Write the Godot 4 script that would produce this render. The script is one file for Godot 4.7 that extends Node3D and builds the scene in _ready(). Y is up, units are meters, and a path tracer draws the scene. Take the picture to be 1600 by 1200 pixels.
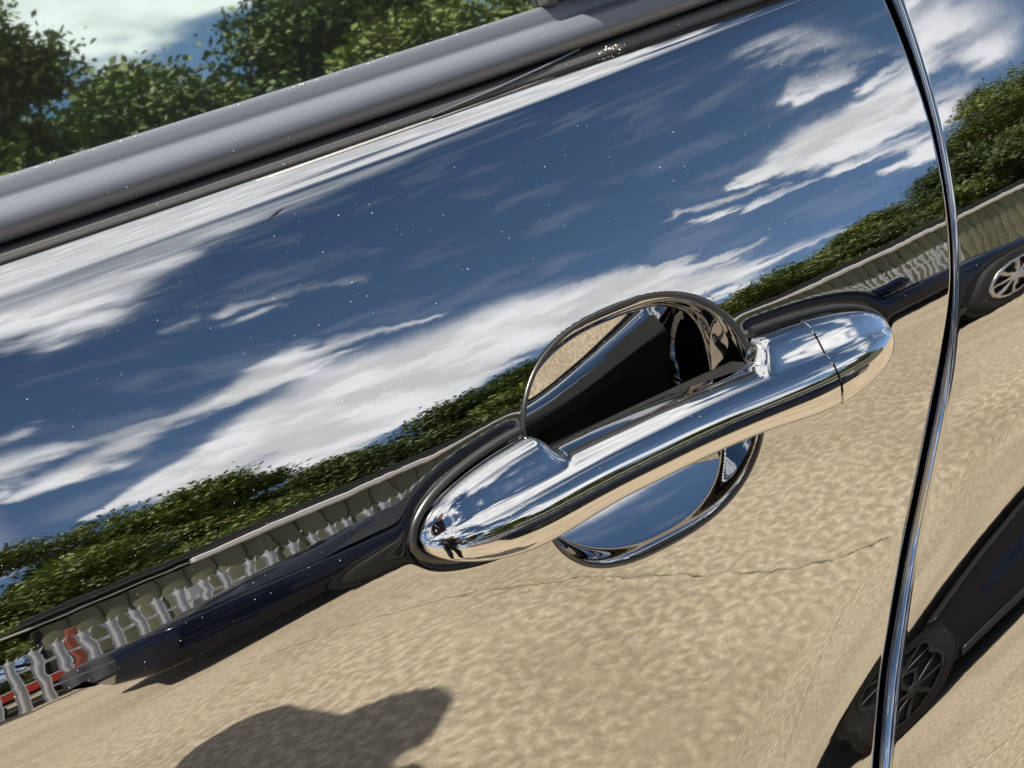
extends Node3D
# Close-up of a glossy black car door: chrome handle, dished recess, shut line, waist seal and side glass,
# mirroring a yard with a concrete floor, a parked car, a palisade fence, a shed, trees and a cloudy sky.

var rng := RandomNumberGenerator.new()
var taken := {}
var M := {}

# ------------------------------------------------------------------ naming helpers
func numbered(n: String) -> String:
	if not taken.has(n):
		taken[n] = 0
		return n
	taken[n] += 1
	return "%s_%03d" % [n, taken[n]]

func tag(o: Node3D, label := "", category := "", group := "", kind := "") -> Node3D:
	if label: o.set_meta("label", label)
	if category: o.set_meta("category", category)
	if group: o.set_meta("group", group)
	if kind: o.set_meta("kind", kind)
	return o

func thing(called: String, label: String, category: String, at := Vector3.ZERO, turn := 0.0, group := "") -> Node3D:
	var o := Node3D.new()
	o.name = numbered(called)
	add_child(o)
	o.position = at
	o.rotation.y = turn
	tag(o, label, category, group)
	return o

func part(called: String, mesh: Mesh, mat: Material, parent: Node3D, label := "", kind := "") -> MeshInstance3D:
	var o := MeshInstance3D.new()
	o.name = numbered(called) if parent == self else called
	o.mesh = mesh
	o.material_override = mat
	parent.add_child(o, true)
	if label: o.set_meta("label", label)
	if kind: o.set_meta("kind", kind)
	return o

# ------------------------------------------------------------------ mesh helpers
func mk(P: PackedVector3Array, N: PackedVector3Array, I: PackedInt32Array, C := PackedColorArray()) -> ArrayMesh:
	for k in range(0, I.size(), 3):
		var a := I[k]
		var b := I[k + 1]
		var c := I[k + 2]
		if (P[b] - P[a]).cross(P[c] - P[a]).dot(N[a] + N[b] + N[c]) > 0.0:
			I[k + 1] = c
			I[k + 2] = b
	var arr := []
	arr.resize(Mesh.ARRAY_MAX)
	arr[Mesh.ARRAY_VERTEX] = P
	arr[Mesh.ARRAY_NORMAL] = N
	if C.size() > 0: arr[Mesh.ARRAY_COLOR] = C
	arr[Mesh.ARRAY_INDEX] = I
	var m := ArrayMesh.new()
	m.add_surface_from_arrays(Mesh.PRIMITIVE_TRIANGLES, arr)
	return m

# normals of a grid of nv rows by nu columns from its neighbours; side = +1 or -1 turns them
func grid_normals(P: PackedVector3Array, nu: int, nv: int, side: float, wrap_u := false, wrap_v := false) -> PackedVector3Array:
	var N := PackedVector3Array()
	N.resize(P.size())
	for j in nv:
		var j0 := j - 1
		var j1 := j + 1
		if wrap_v:
			j0 = posmod(j0, nv)
			j1 = j1 % nv
		else:
			j0 = maxi(j0, 0)
			j1 = mini(j1, nv - 1)
		for i in nu:
			var i0 := i - 1
			var i1 := i + 1
			if wrap_u:
				i0 = posmod(i0, nu)
				i1 = i1 % nu
			else:
				i0 = maxi(i0, 0)
				i1 = mini(i1, nu - 1)
			var du := P[j * nu + i1] - P[j * nu + i0]
			var dv := P[j1 * nu + i] - P[j0 * nu + i]
			N[j * nu + i] = (du.cross(dv) * side).normalized()
	return N

func grid_index(nu: int, nv: int, wrap_u := false, wrap_v := false) -> PackedInt32Array:
	var I := PackedInt32Array()
	for j in (nv if wrap_v else nv - 1):
		for i in (nu if wrap_u else nu - 1):
			var a := j * nu + i
			var b := j * nu + (i + 1) % nu
			var c := ((j + 1) % nv) * nu + i
			var d := ((j + 1) % nv) * nu + (i + 1) % nu
			I.append_array([a, b, d, a, d, c])
	return I

func flat_mesh(tris: PackedVector3Array) -> ArrayMesh:    # triangles with flat normals, given anticlockwise from outside
	var N := PackedVector3Array()
	N.resize(tris.size())
	var I := PackedInt32Array()
	for k in range(0, tris.size(), 3):
		var n := (tris[k + 1] - tris[k]).cross(tris[k + 2] - tris[k]).normalized()
		N[k] = n
		N[k + 1] = n
		N[k + 2] = n
		I.append_array([k, k + 2, k + 1])
	return mk(tris, N, I)

# a box with chamfered edges
func bevel_box(size: Vector3, b: float) -> ArrayMesh:
	var T := PackedVector3Array()
	var h := size / 2.0
	var ax := [Vector3(1, 0, 0), Vector3(0, 1, 0), Vector3(0, 0, 1)]
	for k in 3:
		for s in [-1.0, 1.0]:
			var n: Vector3 = ax[k] * s
			var u: Vector3 = ax[(k + 1) % 3]
			var v: Vector3 = ax[(k + 2) % 3] * s
			var c: Vector3 = n * h[k]
			var hu: float = h[(k + 1) % 3] - b
			var hv: float = h[(k + 2) % 3] - b
			var q := [c - u * hu - v * hv, c + u * hu - v * hv, c + u * hu + v * hv, c - u * hu + v * hv]
			T.append_array([q[0], q[1], q[2], q[0], q[2], q[3]])
	for k in 3:
		var k1 := (k + 1) % 3
		var k2 := (k + 2) % 3
		for s1 in [-1.0, 1.0]:
			for s2 in [-1.0, 1.0]:
				var l: Vector3 = ax[k] * (h[k] - b)
				var p: Vector3 = ax[k1] * s1 * h[k1] + ax[k2] * s2 * (h[k2] - b)
				var q: Vector3 = ax[k1] * s1 * (h[k1] - b) + ax[k2] * s2 * h[k2]
				if s1 * s2 > 0:
					T.append_array([p - l, p + l, q + l, p - l, q + l, q - l] if false else [p + l, p - l, q - l, p + l, q - l, q + l])
				else:
					T.append_array([p - l, p + l, q + l, p - l, q + l, q - l])
	for sx in [-1.0, 1.0]:
		for sy in [-1.0, 1.0]:
			for sz in [-1.0, 1.0]:
				var a := Vector3(sx * h.x, sy * (h.y - b), sz * (h.z - b))
				var d := Vector3(sx * (h.x - b), sy * h.y, sz * (h.z - b))
				var e := Vector3(sx * (h.x - b), sy * (h.y - b), sz * h.z)
				T.append_array([a, d, e])
	var N := PackedVector3Array()
	var I := PackedInt32Array()
	for k in range(0, T.size(), 3):
		var n := (T[k + 1] - T[k]).cross(T[k + 2] - T[k]).normalized()
		if n.dot(T[k] + T[k + 1] + T[k + 2]) < 0: n = -n
		N.append_array([n, n, n])
		I.append_array([k, k + 1, k + 2])
	return mk(T, N, I)

func moved(m: ArrayMesh, t: Transform3D) -> ArrayMesh:
	var st := SurfaceTool.new()
	st.append_from(m, 0, t)
	return st.commit()

func joined(list: Array) -> ArrayMesh:      # [[mesh, transform], ...] as one mesh
	var st := SurfaceTool.new()
	for e in list:
		st.append_from(e[0], 0, e[1])
	return st.commit()

# tube along points with radii
func tube(pts: PackedVector3Array, radii: PackedFloat32Array, sides := 10, closed := false, caps := true) -> ArrayMesh:
	var n := pts.size()
	var P := PackedVector3Array()
	var N := PackedVector3Array()
	var up := Vector3(0.123, 0.97, 0.21).normalized()
	for k in n:
		var a := pts[(k - 1 + n) % n] if closed else pts[maxi(k - 1, 0)]
		var b := pts[(k + 1) % n] if closed else pts[mini(k + 1, n - 1)]
		var t := (b - a).normalized()
		var u := up - t * up.dot(t)
		if u.length() < 0.05: u = Vector3(1, 0, 0) - t * t.x
		u = u.normalized()
		up = u
		var v := t.cross(u)
		for i in sides:
			var an := TAU * i / sides
			var d := u * cos(an) + v * sin(an)
			P.append(pts[k] + d * radii[k])
			N.append(d)
	var I := grid_index(sides, n, true, closed)
	if caps and not closed:
		for e in [0, n - 1]:
			var t := (pts[1] - pts[0]).normalized() * -1.0 if e == 0 else (pts[n - 1] - pts[n - 2]).normalized()
			var c := P.size()
			P.append(pts[e])
			N.append(t)
			for i in sides:
				P.append(P[e * sides + i])
				N.append(t)
			for i in sides:
				I.append_array([c, c + 1 + i, c + 1 + (i + 1) % sides])
	return mk(P, N, I)

# extrude a profile (y, z) along x between x0 and x1, smooth normals, with n steps; open or closed profile
func extrude_x(prof: Array, x0: float, x1: float, n: int, closed := false, side := 1.0) -> ArrayMesh:
	var nu := prof.size()
	var P := PackedVector3Array()
	for k in n + 1:
		var x: float = lerp(x0, x1, float(k) / n)
		for p in prof:
			P.append(Vector3(x, p.x + waist(x), p.y - waist(x) * 0.62 - KX * x * x / 2.0))
	return mk(P, grid_normals(P, nu, n + 1, side, closed), grid_index(nu, n + 1, closed))

func smooth_curve(pts: Array, per: int) -> Array:       # Catmull-Rom through 2D points
	var out := []
	for k in pts.size() - 1:
		var a: Vector2 = pts[maxi(k - 1, 0)]
		var b: Vector2 = pts[k]
		var c: Vector2 = pts[k + 1]
		var d: Vector2 = pts[mini(k + 2, pts.size() - 1)]
		for i in per:
			out.append(b.cubic_interpolate(c, a, d, float(i) / per))
	out.append(pts[-1])
	return out

func lathe(prof: Array, sides: int) -> ArrayMesh:       # profile of (radius, height) turned round z
	var P := PackedVector3Array()
	for i in sides:
		var a := TAU * i / sides
		for p in prof:
			P.append(Vector3(cos(a) * p.x, sin(a) * p.x, p.y))
	var nu := prof.size()
	return mk(P, grid_normals(P, nu, sides, -1.0, false, true), grid_index(nu, sides, false, true))

# ------------------------------------------------------------------ materials
func mat(lin: Color, rough: float, metal := 0.0) -> StandardMaterial3D:
	var m := StandardMaterial3D.new()
	m.albedo_color = lin.linear_to_srgb()
	m.roughness = rough
	m.metallic = metal
	return m

func noise_tex(freq: float, seed_: int, cols: Array, offs: Array, size := 1024, type := FastNoiseLite.TYPE_SIMPLEX, oct := 5) -> NoiseTexture2D:
	var n := FastNoiseLite.new()
	n.noise_type = type
	n.seed = seed_
	n.frequency = freq
	n.fractal_octaves = oct
	if type == FastNoiseLite.TYPE_CELLULAR:
		n.cellular_return_type = FastNoiseLite.RETURN_CELL_VALUE
		n.domain_warp_enabled = true
		n.domain_warp_amplitude = 14.0
		n.domain_warp_frequency = 0.03
	var t := NoiseTexture2D.new()
	t.noise = n
	t.width = size
	t.height = size
	t.seamless = true
	t.seamless_blend_skirt = 0.2
	if cols.size() > 0:
		var g := Gradient.new()
		g.offsets = PackedFloat32Array(offs)
		var pc := PackedColorArray()
		for c in cols: pc.append(c.linear_to_srgb())
		g.colors = pc
		t.color_ramp = g
	return t

func make_materials() -> void:
	M.paint = mat(Color(0.50, 0.51, 0.53), 0.012, 1.0)
	M.chrome = mat(Color(0.62, 0.62, 0.63), 0.03, 1.0)
	M.glass = mat(Color(0.55, 0.64, 0.60), 0.016, 0.965)
	M.glass_edge = mat(Color(0.16, 0.26, 0.23), 0.25, 0.3)
	M.black = mat(Color(0.006, 0.006, 0.006), 0.6)
	M.gasket = mat(Color(0.02, 0.02, 0.02), 0.3)
	M.gasket.metallic_specular = 0.9
	M.rubber = mat(Color(0.075, 0.077, 0.08), 0.5)
	M.satin = mat(Color(0.120, 0.138, 0.178), 0.42)
	M.satin.metallic_specular = 0.9
	for k in ["rubber", "satin"]:
		M[k].normal_enabled = true
		var t := noise_tex(0.25, 5, [], [], 256)
		t.as_normal_map = true
		t.bump_strength = 1.2
		M[k].normal_texture = t
		M[k].normal_scale = 0.25
		M[k].uv1_triplanar = true
		M[k].uv1_scale = Vector3.ONE * 25.0
	M.pillar = mat(Color(0.04, 0.04, 0.042), 0.5)
	M.dust = mat(Color(0.75, 0.74, 0.7), 0.9)
	# concrete yard
	var g := StandardMaterial3D.new()
	g.albedo_texture = noise_tex(0.026, 11, [Color(0.225, 0.188, 0.136), Color(0.285, 0.238, 0.172), Color(0.315, 0.264, 0.191), Color(0.345, 0.290, 0.211), Color(0.47, 0.402, 0.300)], [0.04, 0.36, 0.50, 0.64, 0.97], 1024, FastNoiseLite.TYPE_SIMPLEX, 4)
	g.roughness = 0.95
	g.uv1_triplanar = true
	g.uv1_world_triplanar = true
	g.uv1_scale = Vector3.ONE * 1.2
	g.detail_enabled = true
	g.detail_blend_mode = BaseMaterial3D.BLEND_MODE_MUL
	g.detail_uv_layer = BaseMaterial3D.DETAIL_UV_2
	g.uv2_triplanar = true
	g.uv2_world_triplanar = true
	g.uv2_scale = Vector3.ONE * 0.23
	g.detail_albedo = noise_tex(0.006, 12, [Color(0.86, 0.85, 0.83), Color(1, 1, 1)], [0.25, 0.6], 1024)
	M.ground = g
	M.crack = mat(Color(0.19, 0.155, 0.11), 0.95)
	M.pale = mat(Color(0.42, 0.43, 0.45), 0.5, 0.15)
	M.rail = mat(Color(0.6, 0.6, 0.6), 0.5, 0.1)
	M.cladding = [mat(Color(0.125, 0.13, 0.075), 0.6), mat(Color(0.11, 0.116, 0.066), 0.6), mat(Color(0.14, 0.142, 0.085), 0.6)]
	M.gutter = mat(Color(0.55, 0.55, 0.53), 0.5)
	M.roof = mat(Color(0.018, 0.018, 0.018), 0.8)
	M.navy = mat(Color(0.005, 0.007, 0.016), 0.08)
	M.navy.metallic_specular = 0.38
	M.tyre = mat(Color(0.015, 0.015, 0.015), 0.8)
	M.alloy = mat(Color(0.55, 0.55, 0.56), 0.3, 0.9)
	M.lamp = mat(Color(0.7, 0.72, 0.74), 0.08, 0.8)
	M.tint = mat(Color(0.01, 0.012, 0.014), 0.05)
	M.plastic = mat(Color(0.02, 0.02, 0.02), 0.5)
	M.red = mat(Color(0.42, 0.045, 0.025), 0.45)
	M.redrust = mat(Color(0.22, 0.05, 0.03), 0.7)
	M.grey = mat(Color(0.3, 0.3, 0.29), 0.6)
	M.bark = mat(Color(0.09, 0.065, 0.045), 0.9)
	var lf := mat(Color(1, 1, 1), 0.6)
	lf.vertex_color_use_as_albedo = true
	lf.backlight_enabled = true
	lf.backlight = Color(0.35, 0.4, 0.12)
	M.leaf = lf
	M.jacket = mat(Color(0.012, 0.014, 0.022), 0.85)
	M.trousers = mat(Color(0.016, 0.018, 0.026), 0.9)
	M.skin = mat(Color(0.42, 0.24, 0.17), 0.5)
	M.hair = mat(Color(0.03, 0.02, 0.014), 0.7)
	M.shoe = mat(Color(0.02, 0.02, 0.02), 0.5)
	M.phone = mat(Color(0.02, 0.02, 0.022), 0.2)

# ------------------------------------------------------------------ the shape of the car's side
const KX := 0.25           # plan curvature, 1/m
const Y0 := 0.872          # height of the crease
const SD := 0.0005
var LS := -0.45            # first arc length of the tables
var LY := PackedFloat32Array()
var LZ := PackedFloat32Array()
var QY := PackedFloat32Array()
var QZ := PackedFloat32Array()
# tilt of the panel (degrees, + looks up) by arc length above the crease
const TILT := [[-0.45, -14.0], [-0.25, -10.5], [-0.15, -8.0], [-0.10, -6.2], [-0.06, -4.2], [-0.03, -1.5], [-0.015, 1.5], [-0.008, 4.5], [-0.003, 7.0], [0.001, 10.5], [0.006, 14.2], [0.012, 15.9], [0.0205, 17.9], [0.028, 19.6], [0.036, 21.3], [0.046, 23.0], [0.07, 25.4], [0.095, 28.0], [0.113, 31.0], [0.1195, 35.0], [0.123, 46.0], [0.126, 55.0], [0.1305, 60.0], [0.133, 75.0], [0.135, 95.0], [0.16, 100.0]]

func table(quarter: bool) -> void:
	var n := TILT.size()
	var xs := []
	var ys := []
	for e in TILT:
		xs.append(e[0])
		var v: float = e[1]
		if quarter and e[0] > -0.05 and e[0] < 0.007: v = lerpf(-3.0, 14.2, pow((e[0] + 0.05) / 0.056, 0.75))
		if quarter and e[0] > 0.028: v = 19.6 + (v - 19.6) * (0.62 if e[0] < 0.115 else 0.8)
		ys.append(v)
	var d := []
	for k in n - 1: d.append((ys[k + 1] - ys[k]) / (xs[k + 1] - xs[k]))
	var m := [d[0]]
	for k in range(1, n - 1):
		m.append(2.0 * d[k] * d[k - 1] / (d[k] + d[k - 1]) if d[k] * d[k - 1] > 0 else 0.0)
	m.append(d[n - 2])
	var Y := PackedFloat32Array()
	var Z := PackedFloat32Array()
	var cnt := int(0.61 / SD) + 1
	var y := 0.0
	var z := 0.0
	var k := 0
	var y_at := 0.0
	var z_at := 0.0
	for i in cnt:
		var s := LS + i * SD
		while k < n - 2 and s > xs[k + 1]: k += 1
		var h: float = xs[k + 1] - xs[k]
		var u: float = (s - xs[k]) / h
		var t: float = (2 * u * u * u - 3 * u * u + 1) * ys[k] + (u * u * u - 2 * u * u + u) * h * m[k] + (3 * u * u - 2 * u * u * u) * ys[k + 1] + (u * u * u - u * u) * h * m[k + 1]
		t = deg_to_rad(t)
		Y.append(y)
		Z.append(z)
		if i == int(0.45 / SD):
			y_at = y
			z_at = z
		y += cos(t) * SD
		z -= sin(t) * SD
	for i in cnt:
		Y[i] += Y0 - y_at
		Z[i] -= z_at
	if quarter:
		QY = Y
		QZ = Z
	else:
		LY = Y
		LZ = Z

func side_at(s: float, q := false) -> Vector2:     # (y, z) at arc length s
	var f := (s - LS) / SD
	var i := clampi(int(f), 0, LY.size() - 2)
	f -= i
	if q: return Vector2(lerpf(QY[i], QY[i + 1], f), lerpf(QZ[i], QZ[i + 1], f))
	return Vector2(lerpf(LY[i], LY[i + 1], f), lerpf(LZ[i], LZ[i + 1], f))

func ss(a: float, b: float, x: float) -> float:
	var t := clampf((x - a) / (b - a), 0.0, 1.0)
	return t * t * (3.0 - 2.0 * t)

const RISE := 0.031        # the waist line climbs towards the rear
func waist(x: float) -> float:
	return RISE * (x + 0.16)

func skin(x: float, s: float, q := false) -> Vector2:      # (y, z) of the panel at x and arc length s
	var p := side_at(s, q)
	var soft := 0.0085 * ss(-0.09, -0.25, x) * (1.0 - ss(-0.007, 0.007, s))      # the crease softens towards the front
	var up := waist(x) * ss(0.06, 0.126, s)
	p.x += up - soft
	p.y += 0.17 * soft - up * (0.50 if q else 0.62)
	return p

const ARCH := Vector2(0.36, 0.22)
func flare(x: float, y: float) -> float:            # swelling over the rear wheel arch
	var w := 0.592 - Vector2(x - ARCH.x, y - ARCH.y).length()
	if w <= 0.0: return 0.0
	# slope rises to 0.50 at w = 0.055, then falls to 0 at w = 0.17
	if w < 0.055: return 0.50 * (w * w / 0.11)
	var v := minf(w - 0.055, 0.115)
	return 0.50 * 0.0275 + 0.50 * (v - v * v / 0.23)

func seam(y: float) -> float:
	var v := y - 0.88
	return -0.65 * flare(0.15, y) + 0.1825 + 0.40 * v - 1.2 * v * v * (1.0 if v > 0 else 0.0) + (0.12 * v * v * 8.0 * 0.5 if v < 0 else 0.0)

const BOWL := Vector2(0.003, 0.8695)
func bowl_r(x: float, y: float) -> float:
	return pow(pow(absf(x - BOWL.x) / 0.0555, 2.5) + pow(absf(y - BOWL.y) / 0.046, 2.5), 0.4)

func bowl_depth(x: float, y: float, r: float) -> float:      # rolled rim, then one smooth cup, deeper to the right
	var d := (1.0 - r) * 0.049
	var v := clampf(absf(y - BOWL.y) / 0.0456, 0.0, 1.0)
	var deep := lerpf(0.0150, 0.0220, ss(-0.045, 0.045, x))
	if y < BOWL.y: deep = lerpf(deep, 0.0228, ss(BOWL.y, BOWL.y - 0.022, y))
	return 0.0012 * ss(-0.0013, 0.0008, d) + deep * (1.0 - pow(v, 1.55)) * ss(0.0003, 0.0042, d)

# ------------------------------------------------------------------ the handle
const HC := Vector2(0.0155, 0.8665)     # centre of the handle (x, y)
const XL := -0.1025
const XR := 0.1310
var SEC := []                            # unit cross-section (y from +0.5 to -0.5, z from 0)

func section() -> void:
	var T := [[0.0, 102.0], [0.05, 84.0], [0.18, 60.0], [0.32, 42.0], [0.44, 27.0], [0.52, 17.0], [0.58, 12.0], [0.70, 4.0], [0.75, -2.0], [0.85, -8.0], [0.92, -15.0], [0.96, -28.0], [0.98, -55.0], [1.0, -100.0]]
	var y := 0.0
	var z := 0.0
	var pts := []
	var k := 0
	for i in 401:
		var q := i / 400.0
		while k < T.size() - 2 and q > T[k + 1][0]: k += 1
		var t: float = deg_to_rad(lerpf(T[k][1], T[k + 1][1], (q - T[k][0]) / (T[k + 1][0] - T[k][0])))
		if i % 5 == 0: pts.append(Vector2(y, z))
		y -= cos(t) / 400.0
		z += sin(t) / 400.0
	var top: float = 0.0
	var bot: float = 0.0
	for p in pts:
		top = maxf(top, p.y * 0 + p.x)
		bot = minf(bot, p.x)
	for p in pts: SEC.append(Vector2((p.x - (top + bot) / 2.0) / (top - bot), p.y / (top - bot)))

func lift(x: float) -> float:            # the handle's axis, a little bowed
	return lerpf(0.0028, 0.0044, ss(-0.085, -0.02, x)) - 0.0038 * ss(0.0, 0.10, x)

func pod_half(x: float) -> float:       # half height of the handle's ends
	var u := 0.0
	if x < -0.045: u = (-0.045 - x) / (-0.045 - XL)
	elif x > 0.062: u = (x - 0.062) / (XR - 0.062)
	u = clampf(u, 0.0, 1.0)
	return 0.0190 * pow(maxf(1.0 - pow(u, 2.3), 0.0), 0.52)

func handle_mesh(x0: float, x1: float, grow: float) -> ArrayMesh:
	var xs := []
	var n := 150
	for i in n + 1:
		var f := float(i) / n
		# finer towards the pointed ends
		if x0 <= XL + 0.0001: f = f * f * (0.6) + f * 0.4
		if x1 >= XR - 0.0001: f = 1.0 - ((1.0 - f) * (1.0 - f) * 0.8 + (1.0 - f) * 0.2)
		xs.append(lerpf(x0, x1, f))
	var front := SEC.size()
	var nu := front + 6
	var P := PackedVector3Array()
	var ridge: Vector2 = SEC[0]
	for p in SEC:
		if p.y > ridge.y: ridge = p
	for x in xs:
		var hp := pod_half(x) + grow
		var bar := ss(-0.052, -0.041, x) * (1.0 - ss(0.050, 0.060, x))
		var bar2 := ss(-0.080, -0.025, x) * (1.0 - ss(0.035, 0.085, x))
		var top := lerpf(hp, 0.0100, bar)
		var bot := lerpf(-hp * lerpf(0.80, 0.80, ss(-0.05, 0.06, x)), -0.0128, bar2)
		var sig := clampf(hp / 0.019, 0.0, 1.0)
		var zf := 0.0185 * pow(sig, 0.85) + grow
		var yr := -0.0068 * sig
		var tb: float = minf(0.0100 * sig, top)
		var kt: float = (tb - yr) / (SEC[0].x - ridge.x)
		var kb: float = (bot - yr) / (SEC[-1].x - ridge.x)
		var zs := 0.033 * pow(sig, 0.9)
		for p in SEC:
			var yy: float = yr + (p.x - ridge.x) * (kt if p.x > ridge.x else kb)
			if p.x > ridge.x: yy += (top - tb) * ss(0.72, 1.0, (p.x - ridge.x) / (SEC[0].x - ridge.x))
			P.append(Vector3(x, yy + lift(x), zf - (ridge.y - p.y) * zs))
		var zb: float = zf - ridge.y * zs - 0.0012 * sig
		for i in 6:
			var f := (i + 0.5) / 6.0
			P.append(Vector3(x, lerpf(bot, top, f) * 0.97 + lift(x), zb))
	var N := grid_normals(P, nu, xs.size(), 1.0, true)
	var I := grid_index(nu, xs.size(), true)
	# close the blunt ends
	for e in [0, xs.size() - 1]:
		var nn := Vector3(-1, 0, 0) if e == 0 else Vector3(1, 0, 0)
		var c := P.size()
		var mid := Vector3.ZERO
		for i in nu: mid += P[e * nu + i]
		P.append(mid / nu)
		N.append(nn)
		for i in nu:
			P.append(P[e * nu + i])
			N.append(nn)
		for i in nu: I.append_array([c, c + 1 + i, c + 1 + (i + 1) % nu])
	return mk(P, N, I)

# ------------------------------------------------------------------ door and quarter panels
var wob := FastNoiseLite.new()
func wobble(x: float, s: float, e: float) -> Vector2:      # gradient of the paint's faint waviness
	var g := Vector2(wob.get_noise_2d(x * 900.0, s * 1500.0), wob.get_noise_2d(x * 900.0 + 500.0, s * 1500.0 + 300.0)) * 0.0014
	g += Vector2(wob.get_noise_2d(x * 200.0 + 90.0, s * 330.0), wob.get_noise_2d(x * 200.0 - 70.0, s * 330.0 + 40.0)) * 0.0020
	g += Vector2(wob.get_noise_2d(x * 3200.0, s * 3800.0), wob.get_noise_2d(x * 3200.0 + 77.0, s * 3800.0)) * 0.0009
	return g * e

func steps(list: Array) -> PackedFloat32Array:       # [[from, to, step], ...]
	var out := PackedFloat32Array()
	for e in list:
		var n := int(round(absf(e[1] - e[0]) / e[2]))
		for i in n: out.append(lerpf(e[0], e[1], float(i) / n))
	out.append(list[-1][1])
	return out

func panel(quarter: bool) -> Dictionary:
	var us := PackedFloat32Array()
	var deep := PackedFloat32Array()
	for d in [0.016, 0.010, 0.006]:
		us.append(0.0)
		deep.append(d)
	for u in (steps([[0.0, 0.0026, 0.0003], [0.0026, 0.30, 0.0006], [0.30, 0.80, 0.004]]) if not quarter else steps([[0.0, 0.0026, 0.0003], [0.0026, 0.16, 0.001], [0.16, 0.75, 0.005]])):
		us.append(u)
		deep.append(0.0)
	var sv := steps([[-0.42, -0.20, 0.004], [-0.20, -0.075, 0.0015], [-0.075, 0.09, 0.0006], [0.09, 0.112, 0.001], [0.112, 0.15, 0.0005]]) if not quarter else steps([[-0.42, -0.03, 0.002], [-0.03, 0.112, 0.001], [0.112, 0.15, 0.0005]])
	var nu := us.size()
	var nv := sv.size()
	var P := PackedVector3Array()
	var R := PackedFloat32Array()
	P.resize(nu * nv)
	R.resize(nu * nv)
	var rr := 0.0026
	for j in nv:
		var yz := side_at(sv[j], quarter)
		var y := yz.x
		var y_flat := y
		var xs := seam(y_flat) + (0.0024 if quarter else 0.0)
		for i in nu:
			var u := us[i]
			var x := xs + u if quarter else xs - u
			var sk := skin(x, sv[j], quarter)
			y = sk.x
			var z := sk.y - KX * x * x / 2.0 + flare(x, y)
			if u < rr: z -= rr - sqrt(maxf(rr * rr - (rr - u) * (rr - u), 0.0)) + deep[i]
			var r := 2.0
			if not quarter and absf(x - 0.015) < 0.14 and absf(y - 0.868) < 0.07:
				r = bowl_r(x, y)
				if r < 1.08: z -= bowl_depth(x, y, r)
				# shallow seat round the handle's ends
				var px := maxf((-0.045 - x) / (-0.045 - XL), 0.0) if x < 0.01 else maxf((x - 0.062) / (XR - 0.062), 0.0)
				var py := (y - HC.y - lift(x)) / (0.0194 if y > HC.y + lift(x) else 0.0160)
				var f := pow(px, 2.3) + pow(absf(py), 1.95)
				var grad := Vector2(2.3 * pow(px, 1.3) / 0.062, 1.95 * pow(absf(py), 0.95) / 0.0185).length()
				var rad := pow(f, 1.0 / 2.1)
				var dd := maxf((rad - 1.0) / maxf(grad * pow(maxf(f, 0.01), 1.0 / 2.1 - 1.0) / 2.1, 1.0), 0.0)
				z -= 0.0009 * exp(-dd * dd / 0.0000120) * ss(0.98, 1.15, r) * ss(-0.114, -0.096, x) * (1.0 - ss(0.124, 0.142, x))
			R[j * nu + i] = r
			P[j * nu + i] = Vector3(x, y, z)
	var N := grid_normals(P, nu, nv, -1.0 if not quarter else 1.0)
	for j in nv:
		for i in nu:
			var k := j * nu + i
			var w := wobble(P[k].x, sv[j], 1.0)
			N[k] = (N[k] + Vector3(w.x, w.y, 0)).normalized()
	var I := grid_index(nu, nv)
	var A := PackedInt32Array()
	var B := PackedInt32Array()
	for k in range(0, I.size(), 3):
		var a := I[k]
		if quarter:
			if Vector2(P[a].x - ARCH.x, P[a].y - ARCH.y).length() < 0.335: continue
			A.append_array([a, I[k + 1], I[k + 2]])
		elif (R[a] + R[I[k + 1]] + R[I[k + 2]]) / 3.0 < 0.955:
			B.append_array([a, I[k + 1], I[k + 2]])
		else:
			A.append_array([a, I[k + 1], I[k + 2]])
	return {"panel": mk(P, N, A), "bowl": mk(P, N, B) if B.size() > 0 else null}

func surface_z(x: float, y: float) -> float:       # height of the bare panel at (x, y), for things laid on it
	return skin(x, arc_at(x, y)).y - KX * x * x / 2.0 + flare(x, y)

func arc_at(x: float, y: float, q := false) -> float:       # arc length whose height is y
	var a := -0.40
	var b := 0.13
	for i in 22:
		var m := (a + b) / 2.0
		if skin(x, m, q).x < y: a = m
		else: b = m
	return a

func on_door(x: float, y: float) -> Vector3:
	return Vector3(x, y, surface_z(x, y))

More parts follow.
